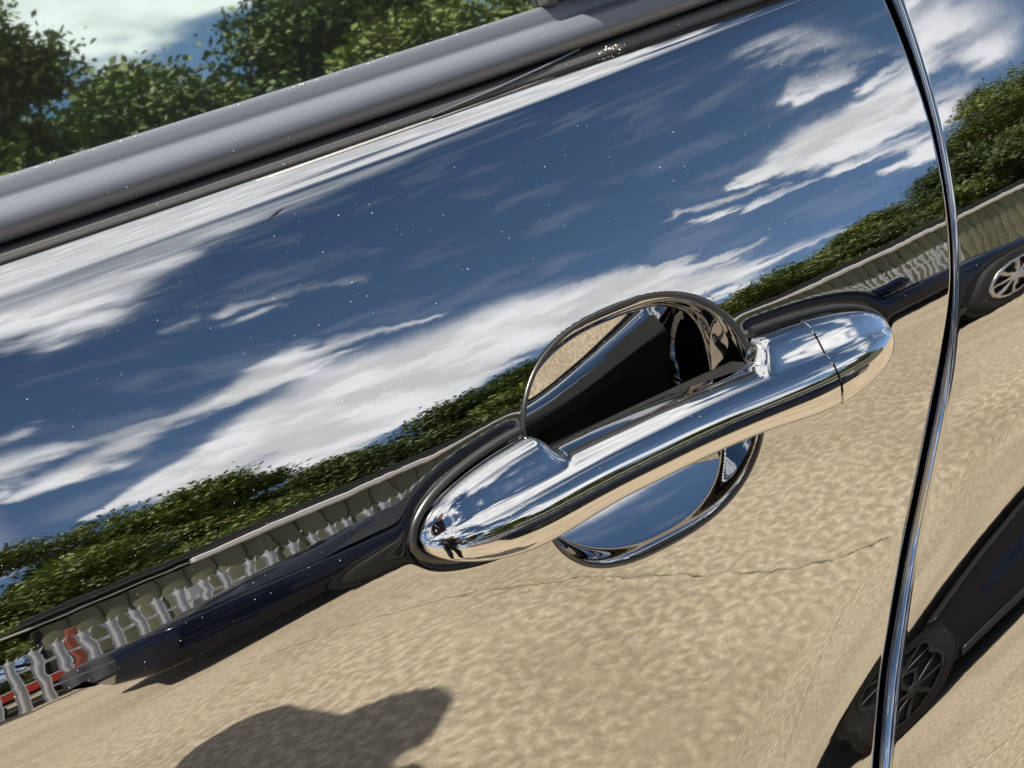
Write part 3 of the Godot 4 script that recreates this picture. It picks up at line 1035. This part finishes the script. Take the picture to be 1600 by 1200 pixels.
func tree(at: Vector3, height: float, wide: float, label: String, tone: Color, count: int, low: float, seed_: int) -> void:
	var r := RandomNumberGenerator.new()
	r.seed = seed_
	var t := thing("tree", label, "tree", at, 0.0, "trees behind the shed")
	# trunk and limbs
	var list := []
	var pts := PackedVector3Array()
	var rad := PackedFloat32Array()
	for k in 7:
		var f := k / 6.0
		pts.append(Vector3(sin(f * 2.1 + seed_) * 0.15, height * 0.8 * f, cos(f * 1.7 + seed_) * 0.12))
		rad.append(lerpf(0.17, 0.03, f) * height / 6.5)
	list.append([tube(pts, rad, 9), Transform3D()])
	var lobes := []
	for k in 15:
		var f := r.randf_range(low, 0.92)
		var an := k * 2.4 + r.randf()
		var reach := wide * (0.35 + 0.65 * sin(PI * clampf((f - low) / (1.0 - low) * 0.8 + 0.2, 0, 1))) * r.randf_range(0.55, 1.0)
		var e := Vector3(cos(an) * reach, height * f, sin(an) * reach)
		var b := pts[clampi(int(f * 5.5), 0, 6)] * Vector3(1, 0.85, 1)
		list.append([tube(PackedVector3Array([b, (b + e) / 2.0 + Vector3(0, 0.12, 0), e]), PackedFloat32Array([0.05, 0.03, 0.012]), 6), Transform3D()])
		lobes.append([e, r.randf_range(0.5, 0.95) * wide * 0.5])
	for k in 3: lobes.append([Vector3(r.randfn(0, 0.3), height * (0.97 - 0.13 * k) - 0.25, r.randfn(0, 0.3)), wide * 0.34])
	part("trunk", joined(list), M.bark, t)
	for kind in 2:
		var mm := MultiMesh.new()
		mm.transform_format = MultiMesh.TRANSFORM_3D
		mm.use_colors = true
		mm.mesh = clusters[kind]
		mm.instance_count = count / 2
		for i in mm.instance_count:
			var L: Array = lobes[r.randi() % lobes.size()]
			var d := Vector3(r.randfn(), r.randfn(), r.randfn()).normalized()
			var rr: float = L[1] * pow(r.randf(), 0.42)
			var p: Vector3 = L[0] + d * rr * Vector3(1, 0.62, 1)
			if p.y < 0.3: p.y = 0.3 + r.randf() * 0.5
			var b := Basis(Vector3(0, 1, 0), r.randf() * TAU).rotated(Vector3(1, 0, 0), r.randfn() * 0.35).scaled(Vector3.ONE * r.randf_range(0.75, 1.35))
			mm.set_instance_transform(i, Transform3D(b, p))
			var g := r.randf_range(0.65, 1.35)
			var yel := r.randf() 
			mm.set_instance_color(i, Color(tone.r * g * (1.0 + 0.4 * yel * yel), tone.g * g, tone.b * g))
		var o := MultiMeshInstance3D.new()
		o.name = "crown"
		o.multimesh = mm
		o.material_override = M.leaf
		o.set_meta("kind", "stuff")
		t.add_child(o, true)

func build_trees() -> void:
	clusters = [leaf_cluster(3), leaf_cluster(8)]
	var lit := Color(0.105, 0.150, 0.030)
	var dark := Color(0.062, 0.102, 0.026)
	var L := [
		[Vector3(1.2, 0, 14.0), 6.9, 2.0, "tree at the left end of the row behind the canopy", lit],
		[Vector3(3.2, 0, 14.2), 6.3, 1.8, "second tree of the row with a lighter yellow green crown", lit],
		[Vector3(5.3, 0, 14.6), 5.5, 1.7, "lower tree behind the left third of the shed roof", lit],
		[Vector3(8.0, 0, 14.2), 5.9, 1.9, "darker round tree behind the middle of the shed roof", dark],
		[Vector3(10.7, 0, 14.4), 5.6, 1.9, "low dark tree in the dip of the row", dark],
		[Vector3(14.2, 0, 14.4), 5.1, 2.0, "lowest broad tree just right of the dip", lit],
		[Vector3(17.6, 0, 14.6), 6.2, 2.0, "ragged tree rising right of the dip", lit],
		[Vector3(20.6, 0, 14.2), 7.1, 2.3, "tall tree second from the right end of the row", dark],
		[Vector3(24.6, 0, 14.8), 8.6, 2.6, "tallest tree at the right end of the row", lit],
		[Vector3(-2.0, 0, 13.0), 7.2, 2.4, "tall tree left of the canopy", dark],
		[Vector3(-6.8, 0, 15.0), 7.4, 2.6, "broad tree standing alone far left of the shed", lit],
		[Vector3(29.5, 0, 16.0), 9.2, 3.0, "tree beyond the right end of the shed", lit]]
	for k in L.size():
		var e: Array = L[k]
		tree(e[0], e[1], e[2], e[3], e[4], 3000, 0.3, 40 + k)
	# low hedge line filling the ground behind the shed
	var hp := [Vector3(2.0, 0, 12.0), Vector3(4.6, 0, 12.6), Vector3(7.1, 0, 12.8), Vector3(9.5, 0, 12.9), Vector3(12.0, 0, 13.0), Vector3(15.0, 0, 13.2), Vector3(18.2, 0, 13.2), Vector3(21.6, 0, 13.4)]
	var hl := ["bushy tree behind the left end of the gutter", "bushy tree second from the left in the near row", "bushy tree third in the near row", "bushy tree near the middle of the near row", "bushy tree below the dip of the tree line", "bushy tree right of the dip", "bushy tree under the ragged crown", "bushy tree at the right end of the near row"]
	for k in hp.size(): tree(hp[k], 4.7, 2.0, hl[k], dark if k % 2 else lit, 2400, 0.2, 90 + k)

# ------------------------------------------------------------------ the photographer
func nets(bones: Array, lo: Vector3, hi: Vector3, cell: float, k: float) -> ArrayMesh:
	var n := Vector3i(int((hi.x - lo.x) / cell) + 2, int((hi.y - lo.y) / cell) + 2, int((hi.z - lo.z) / cell) + 2)
	var F := PackedFloat32Array()
	F.resize(n.x * n.y * n.z)
	F.fill(1.0)
	for b in bones:
		var A: Vector3 = b[0]
		var B: Vector3 = b[1]
		var ra: float = b[2]
		var rb: float = b[3]
		var m := maxf(ra, rb) + k + cell * 2.0
		var l0 := Vector3i((Vector3(minf(A.x, B.x), minf(A.y, B.y), minf(A.z, B.z)) - Vector3.ONE * m - lo) / cell).clamp(Vector3i.ZERO, n - Vector3i.ONE)
		var l1 := Vector3i((Vector3(maxf(A.x, B.x), maxf(A.y, B.y), maxf(A.z, B.z)) + Vector3.ONE * m - lo) / cell).clamp(Vector3i.ZERO, n - Vector3i.ONE)
		var AB := B - A
		var len2 := maxf(AB.length_squared(), 1e-9)
		for z in range(l0.z, l1.z + 1):
			for y in range(l0.y, l1.y + 1):
				for x in range(l0.x, l1.x + 1):
					var p := lo + Vector3(x, y, z) * cell
					var t := clampf((p - A).dot(AB) / len2, 0.0, 1.0)
					var d := (p - A - AB * t).length() - lerpf(ra, rb, t)
					var id := (z * n.y + y) * n.x + x
					var o := F[id]
					var h := maxf(k - absf(d - o), 0.0) / k
					F[id] = minf(d, o) - h * h * k * 0.25
	var idx := {}
	var P := PackedVector3Array()
	var N := PackedVector3Array()
	for z in n.z - 1:
		for y in n.y - 1:
			for x in n.x - 1:
				var base := (z * n.y + y) * n.x + x
				var v := [F[base], F[base + 1], F[base + n.x], F[base + n.x + 1], F[base + n.x * n.y], F[base + n.x * n.y + 1], F[base + n.x * n.y + n.x], F[base + n.x * n.y + n.x + 1]]
				var neg := 0
				for q in v:
					if q < 0: neg += 1
				if neg == 0 or neg == 8: continue
				var acc := Vector3.ZERO
				var cnt := 0
				for e in [[0, 1], [2, 3], [4, 5], [6, 7], [0, 2], [1, 3], [4, 6], [5, 7], [0, 4], [1, 5], [2, 6], [3, 7]]:
					var a: float = v[e[0]]
					var b: float = v[e[1]]
					if (a < 0) != (b < 0):
						var t := a / (a - b)
						var pa := Vector3(e[0] & 1, (e[0] >> 1) & 1, (e[0] >> 2) & 1)
						var pb := Vector3(e[1] & 1, (e[1] >> 1) & 1, (e[1] >> 2) & 1)
						acc += pa.lerp(pb, t)
						cnt += 1
				idx[base] = P.size()
				P.append(lo + (Vector3(x, y, z) + acc / cnt) * cell)
				N.append(Vector3(v[1] + v[3] + v[5] + v[7] - v[0] - v[2] - v[4] - v[6], v[2] + v[3] + v[6] + v[7] - v[0] - v[1] - v[4] - v[5], v[4] + v[5] + v[6] + v[7] - v[0] - v[1] - v[2] - v[3]).normalized())
	var I := PackedInt32Array()
	var sx := 1
	var sy := n.x
	var sz := n.x * n.y
	for z in range(1, n.z - 1):
		for y in range(1, n.y - 1):
			for x in range(1, n.x - 1):
				var b := (z * n.y + y) * n.x + x
				var f := F[b] < 0
				for ax in [[sx, sy, sz], [sy, sz, sx], [sz, sx, sy]]:
					if f != (F[b + ax[0]] < 0):
						var q := [b, b - ax[1], b - ax[1] - ax[2], b - ax[2]]
						if idx.has(q[0]) and idx.has(q[1]) and idx.has(q[2]) and idx.has(q[3]):
							I.append_array([idx[q[0]], idx[q[1]], idx[q[2]], idx[q[0]], idx[q[2]], idx[q[3]]])
	return mk(P, N, I)

func build_person(cam_at: Vector3, fwd: Vector3, right: Vector3, up: Vector3) -> void:
	var base := Vector3(-0.60, 0, 0.70)
	var p := thing("person", "person in dark jacket and trousers photographing the door with a phone", "person", base)
	var B := func(a: Vector3, b: Vector3, ra: float, rb: float) -> Array: return [a - base, b - base, ra, rb]
	var hip := Vector3(-0.60, 0.92, 0.72)
	var chest := Vector3(-0.52, 1.24, 0.66)
	var neck := Vector3(-0.475, 1.37, 0.60)
	var head := Vector3(-0.435, 1.455, 0.55)
	var face := Vector3(0.62, -0.5, -0.6).normalized()
	var side := Vector3(0.16, 0, 0.987)          # across the shoulders
	var sl := chest + Vector3(0.01, 0.08, 0) - side * 0.19
	var sr := chest + Vector3(0.01, 0.08, 0) + side * 0.19
	var hl := cam_at - fwd * 0.02 - right * 0.085 - up * 0.03
	var hr := cam_at - fwd * 0.02 + right * 0.085 - up * 0.03
	var el := (sl + hl) / 2.0 + Vector3(-0.10, -0.11, -0.02)
	var er := (sr + hr) / 2.0 + Vector3(-0.02, -0.10, 0.10)
	var legs := []
	var shoes := []
	for s in [-1.0, 1.0]:
		var h: Vector3 = hip + side * 0.09 * s
		var foot: Vector3 = Vector3(-0.60, 0.09, 0.70) + side * 0.19 * s
		var knee: Vector3 = (h + foot) / 2.0 + Vector3(0.06, 0.03, -0.03)
		legs.append(B.call(h, knee, 0.088, 0.062))
		legs.append(B.call(knee, foot, 0.060, 0.048))
		shoes.append(B.call(foot + Vector3(0, -0.045, 0.0), foot + Vector3(0.17, -0.055, -0.10), 0.045, 0.035))
		shoes.append(B.call(foot + Vector3(-0.03, -0.05, 0.04), foot + Vector3(0, -0.03, 0), 0.042, 0.045))
	legs.append(B.call(hip - side * 0.07, hip + side * 0.07, 0.10, 0.10))
	# bare body: head, neck, forearms and hands in one continuous surface under the clothes
	var skin := [B.call(head + Vector3(0, 0.03, 0), head - face * 0.03 + Vector3(0, 0.035, 0), 0.082, 0.085), B.call(head + face * 0.03, head + face * 0.035 + Vector3(0, -0.06, 0), 0.068, 0.045), B.call(head + face * 0.09 + Vector3(0, -0.005, 0), head + face * 0.108 + Vector3(0, -0.025, 0), 0.010, 0.014), B.call(neck + Vector3(0, -0.06, 0.02), head - face * 0.02, 0.056, 0.055), B.call(chest, neck, 0.09, 0.06)]
	for s in [-1.0, 1.0]: skin.append(B.call(head + side * 0.083 * s + Vector3(0, 0.025, 0), head + side * 0.088 * s + Vector3(0, -0.01, 0), 0.014, 0.011))
	part("body", nets(skin, Vector3(-0.15, 1.08, -0.35), Vector3(0.4, 1.68, 0.2), 0.011, 0.03), M.skin, p)
	var jacket := [B.call(hip + Vector3(0, 0.02, 0), chest, 0.13, 0.15), B.call(hip - side * 0.06, chest - side * 0.09, 0.11, 0.12), B.call(hip + side * 0.06, chest + side * 0.09, 0.11, 0.12), B.call(sl, sr, 0.075, 0.075), B.call(neck + Vector3(0.0, -0.005, 0.03), sr + Vector3(0, 0.02, -0.02), 0.10, 0.085), B.call(chest, neck + Vector3(0, -0.03, 0.01), 0.12, 0.075), B.call(sl, el, 0.066, 0.052), B.call(el, hl.lerp(el, 0.18), 0.050, 0.040), B.call(sr, er, 0.066, 0.052), B.call(er, hr.lerp(er, 0.18), 0.050, 0.040)]
	part("jacket", nets(jacket, Vector3(-0.4, 0.7, -0.55), Vector3(0.55, 1.55, 0.4), 0.016, 0.05), M.jacket, p)
	part("trousers", nets(legs, Vector3(-0.4, 0.0, -0.35), Vector3(0.45, 1.12, 0.35), 0.016, 0.03), M.trousers, p)
	part("shoes", nets(shoes, Vector3(-0.4, -0.05, -0.45), Vector3(0.45, 0.2, 0.35), 0.014, 0.02), M.shoe, p)
	part("hair", nets([B.call(head + Vector3(0, 0.062, 0.0) + face * 0.004, head + Vector3(0, 0.05, 0) - face * 0.03, 0.076, 0.078), B.call(head + Vector3(0, 0.055, 0.0) - face * 0.02, head - face * 0.055 + Vector3(0, 0.02, 0), 0.078, 0.074), B.call(head - face * 0.055, head - face * 0.06 + Vector3(0, -0.05, 0), 0.07, 0.05)], Vector3(-0.15, 1.3, -0.35), Vector3(0.4, 1.7, 0.2), 0.011, 0.03), M.hair, p)
	for s in [-1.0, 1.0]:
		for e in 1:
			part("eye", moved(lathe([Vector2(0.0005, 0.006), Vector2(0.006, 0.004), Vector2(0.008, 0.0), Vector2(0.0005, -0.002)], 12), Transform3D(Basis.looking_at(-face), head - base + face * 0.083 + side * 0.032 * s + Vector3(0, 0.02, 0))), M.shoe, p)
	# hands closed on the edges of the phone
	for s in [-1.0, 1.0]:
		var w: Vector3 = hl if s < 0 else hr
		var elb: Vector3 = el if s < 0 else er
		var hb := []
		var out: Vector3 = right * s
		hb.append(B.call(w.lerp(elb, 0.25), w.lerp(elb, 0.08), 0.030, 0.026))
		var palm: Vector3 = w - fwd * 0.012
		hb.append(B.call(w.lerp(elb, 0.08), palm + up * 0.02, 0.026, 0.022))
		hb.append(B.call(palm - up * 0.02, palm + up * 0.035, 0.020, 0.018))
		for k in 4:
			var k0: Vector3 = palm + up * (0.036 - 0.02 * k) + fwd * 0.012
			var l: float = [0.92, 1.0, 0.95, 0.78][k]
			var k1: Vector3 = k0 + fwd * 0.022 * l - out * 0.006
			var k2: Vector3 = k1 - out * 0.022 * l + fwd * 0.006
			hb.append(B.call(k0, k1, 0.009, 0.0085))
			hb.append(B.call(k1, k2, 0.0085, 0.007))
		var t0: Vector3 = palm + up * 0.03 - fwd * 0.012
		hb.append(B.call(t0, t0 + up * 0.02 - out * 0.02, 0.011, 0.010))
		hb.append(B.call(t0 + up * 0.02 - out * 0.02, t0 + up * 0.022 - out * 0.045, 0.010, 0.008))
		var c: Vector3 = w - base
		part("hand", nets(hb, c - Vector3.ONE * 0.13, c + Vector3.ONE * 0.13, 0.0055, 0.008), M.skin, p)
	var ph := thing("phone", "black phone held in both hands of the person", "phone", cam_at - fwd * 0.012)
	ph.basis = Basis(right, up, -fwd)
	part("case", moved(bevel_box(Vector3(0.150, 0.073, 0.009), 0.003), Transform3D()), M.phone, ph)
	part("screen", moved(bevel_box(Vector3(0.142, 0.066, 0.001), 0.0003), Transform3D(Basis(), Vector3(0, 0, 0.0055))), M.tint, ph)

# ------------------------------------------------------------------ sky
# clouds as soft strokes: azimuth and height of both ends (degrees, azimuth from +z towards +x), half thickness at both ends, strength
const STROKES := [
	[9.9, 22.8, 16.1, 23.4, 0.4, 1.3, 1.3], [15.5, 22.4, 24.1, 22.6, 2.0, 3.3, 1.5], [23.1, 22.0, 32.3, 20.7, 4.2, 3.3, 1.5], [31.7, 21.0, 37.8, 19.1, 3.1, 2.1, 1.4], [37.1, 19.0, 43.6, 14.3, 2.2, 1.5, 1.2], [40.1, 20.3, 44.7, 16.8, 0.6, 0.5, 0.8],
	[5.0, 30.0, 10.4, 29.2, 1.4, 1.2, 0.85], [8.1, 27.1, 12.9, 27.4, 0.7, 1.1, 0.85], [12.8, 28.4, 20.0, 27.9, 1.1, 0.7, 0.65], [7.7, 32.0, 10.9, 32.2, 0.5, 0.4, 0.4],
	[19.8, 28.2, 23.2, 28.5, 1.1, 1.5, 0.85], [22.5, 28.7, 31.1, 26.2, 1.4, 0.5, 0.65],
	[2.0, 47.0, 16.7, 43.8, 6.0, 5.0, 0.75], [15.8, 43.6, 24.0, 43.6, 4.5, 1.5, 0.75], [15.0, 19.0, 28.0, 18.4, 1.8, 1.8, 1.2], [10.0, 51.0, 30.0, 48.0, 6.0, 5.0, 0.5], [30.0, 48.0, 48.0, 45.0, 5.0, 3.0, 0.42], [0.0, 63.0, 55.0, 62.0, 10.0, 8.0, 1.15], [55.0, 58.0, 100.0, 52.0, 6.0, 9.0, 1.1],
	[23.8, 35.3, 29.4, 32.2, 0.9, 0.4, 0.42], [19.7, 36.2, 21.5, 35.8, 0.6, 0.4, 0.3],
	[48.7, 23.6, 52.7, 22.0, 0.5, 1.5, 1.0], [52.9, 22.3, 60.1, 18.5, 2.0, 2.7, 1.2], [56.9, 22.5, 62.1, 21.2, 1.1, 1.1, 1.0], [52.1, 18.9, 57.3, 15.5, 0.7, 1.0, 1.0],
	[58.7, 24.5, 58.9, 31.0, 0.8, 2.0, 0.5], [67.0, 22.0, 80.0, 34.0, 1.3, 4.0, 0.75], [55.6, 27.0, 61.1, 22.7, 0.6, 0.7, 0.5],
	[44.1, 23.7, 47.7, 21.7, 0.5, 0.5, 0.7], [47.9, 20.7, 51.0, 18.8, 0.4, 0.4, 0.6], [45.3, 14.3, 50.9, 10.9, 1.0, 0.9, 0.85]]

var cn := FastNoiseLite.new()
var cf := FastNoiseLite.new()
var near_strokes := []
func pick_strokes(el: float) -> void:               # the strokes that can reach this height
	near_strokes = []
	for s in STROKES:
		var m: float = maxf(s[4], s[5]) * 1.6 + 1.8
		if el > minf(s[1], s[3]) - m and el < maxf(s[1], s[3]) + m: near_strokes.append(s)

func sky_colour(d: Vector3, strokes: bool) -> Color:
	var y := maxf(d.y, 0.0)
	var el := rad_to_deg(asin(clampf(d.y, -1, 1)))
	var az := rad_to_deg(atan2(d.x, d.z))
	var t := pow(1.0 - y, 2.8)
	var c := Color(0.026, 0.054, 0.108).lerp(Color(0.20, 0.335, 0.57), t)
	var p := Vector2(d.x, d.z) / (y + 0.22)
	var n := cn.get_noise_2d(p.x * 100.0, p.y * 100.0)
	var n2 := cf.get_noise_2d(az * 8.0, el * 26.0 + az * 6.0)
	var v := 0.0
	if strokes:
		var wa := az + n2 * 2.2
		var calm := 1.0 - 0.95 * ss(36.0, 50.0, el)
		var we := el + (n2 * 0.9 + n * 0.7) * calm
		for s in near_strokes:
			if wa < s[0] - 14.0 or wa > s[2] + 14.0: continue
			var b := Vector2(s[2] - s[0], s[3] - s[1])
			var q := Vector2(wa - s[0], we - s[1])
			var f := clampf(q.dot(b) / b.length_squared(), 0.0, 1.0)
			var o := q - b * f
			var r: float = lerpf(s[4], s[5], f)
			var dd := Vector2(o.x * 0.7, o.y).length() / r
			if dd < 1.6:
				var k: float = s[6] * (1.0 - ss(0.1, 1.6, dd))
				v = maxf(v, k) + minf(v, k) * 0.25
		v = ss(0.04, 1.12, v + (n2 * 0.5 + n * 0.3) * ss(0.0, 0.45, v) * calm) + 0.10 * maxf(n2 + n * 0.5, 0.0) * calm
	else:
		v = ss(0.02, 0.55, n + 0.35 * n2 + 0.62 * ss(40.0, 62.0, el)) * 1.1
	v = clampf(v, 0.0, 1.0)
	var shade := 0.70 + 0.30 * ss(-0.5, 0.5, n2 - 0.5 * n)
	var cl := Color(0.80, 0.795, 0.785) * shade
	return c.lerp(cl, v)

func build_sky() -> Sky:
	cn.seed = 7
	cn.noise_type = FastNoiseLite.TYPE_SIMPLEX
	cn.frequency = 0.012
	cn.fractal_octaves = 5
	cf.seed = 19
	cf.noise_type = FastNoiseLite.TYPE_SIMPLEX
	cf.frequency = 0.011
	cf.fractal_octaves = 5
	cf.fractal_gain = 0.55
	var W := 768
	var H := 384
	var low := sky_patch(W, H, 0, W, 0, H, false)
	low.resize(4096, 2048, Image.INTERPOLATE_CUBIC)
	# the same sky worked out finely where the car mirrors it: azimuth 2..92, height 0..68
	var x0 := int((0.5 - 92.0 / 360.0) * 4096)
	var x1 := int((0.5 - 2.0 / 360.0) * 4096)
	var y0 := int((90.0 - 68.0) / 180.0 * 2048)
	var hi := sky_patch(4096, 2048, x0, x1, y0, 1024, true)
	low.blit_rect(hi, Rect2i(0, 0, hi.get_width(), hi.get_height()), Vector2i(x0, y0))
	var m := PanoramaSkyMaterial.new()
	m.panorama = ImageTexture.create_from_image(low)
	var s := Sky.new()
	s.sky_material = m
	return s

func sky_patch(W: int, H: int, x0: int, x1: int, y0: int, y1: int, fine: bool) -> Image:
	var by := PackedByteArray()
	by.resize((x1 - x0) * (y1 - y0) * 3)
	var k := 0
	for j in range(y0, y1):
		var el := PI / 2.0 - (j + 0.5) / H * PI
		pick_strokes(rad_to_deg(el))
		for i in range(x0, x1):
			var an := (i + 0.5) / W * TAU             # atan2(x, -z)
			var d := Vector3(sin(an) * cos(el), sin(el), -cos(an) * cos(el))
			var c: Color
			if el < -0.02: c = Color(0.30, 0.27, 0.22)
			else:
				c = sky_colour(d, fine)
				if fine:      # merge into the coarse sky at the patch's edges
					var e := minf(minf(float(i - x0), float(x1 - 1 - i)), float(j - y0)) / 60.0
					if e < 1.0: c = sky_colour(d, false).lerp(c, ss(0, 1, e))
			c = c.linear_to_srgb()
			by[k] = int(clampf(c.r, 0, 1) * 255.0 + 0.5)
			by[k + 1] = int(clampf(c.g, 0, 1) * 255.0 + 0.5)
			by[k + 2] = int(clampf(c.b, 0, 1) * 255.0 + 0.5)
			k += 3
	return Image.create_from_data(x1 - x0, y1 - y0, false, Image.FORMAT_RGB8, by)

# ------------------------------------------------------------------
func _ready() -> void:
	rng.seed = 12345
	# camera
	var az := deg_to_rad(33.0)
	var pitch := deg_to_rad(21.0)
	var roll := deg_to_rad(10.0)
	var at := Vector3(-0.321, 1.098, 0.41)
	var F := Vector3(sin(az) * cos(pitch), -sin(pitch), -cos(az) * cos(pitch))
	var R0 := Vector3(cos(az), 0, sin(az))
	var U0 := R0.cross(F)
	var R := R0 * cos(roll) - U0 * sin(roll)
	var U := R0 * sin(roll) + U0 * cos(roll)
	var cam := Camera3D.new()
	cam.name = "camera"
	add_child(cam)
	cam.transform = Transform3D(Basis(R, U, -F), at)
	cam.fov = rad_to_deg(2.0 * atan(600.0 / 2400.0))
	cam.near = 0.005
	cam.far = 2000.0
	# light
	var sun := DirectionalLight3D.new()
	sun.name = "sun"
	add_child(sun)
	sun.look_at_from_position(Vector3(-0.76, 1.60, -0.335), Vector3.ZERO)
	sun.light_energy = 1.5
	sun.light_color = Color(1.0, 0.955, 0.88)
	sun.light_angular_distance = 0.5
	sun.shadow_enabled = true
	var we := WorldEnvironment.new()
	we.name = "environment"
	var env := Environment.new()
	env.background_mode = Environment.BG_SKY
	env.sky = build_sky()
	env.tonemap_mode = Environment.TONE_MAPPER_LINEAR
	env.tonemap_exposure = 1.9
	env.sdfgi_enabled = true
	env.ssao_enabled = true
	env.ssil_enabled = true
	we.environment = env
	add_child(we)
	make_materials()
	build_ground()
	build_car()
	build_parked_car()
	build_fence()
	build_shed()
	build_trailer()
	build_trees()
	build_person(at, F, R, U)
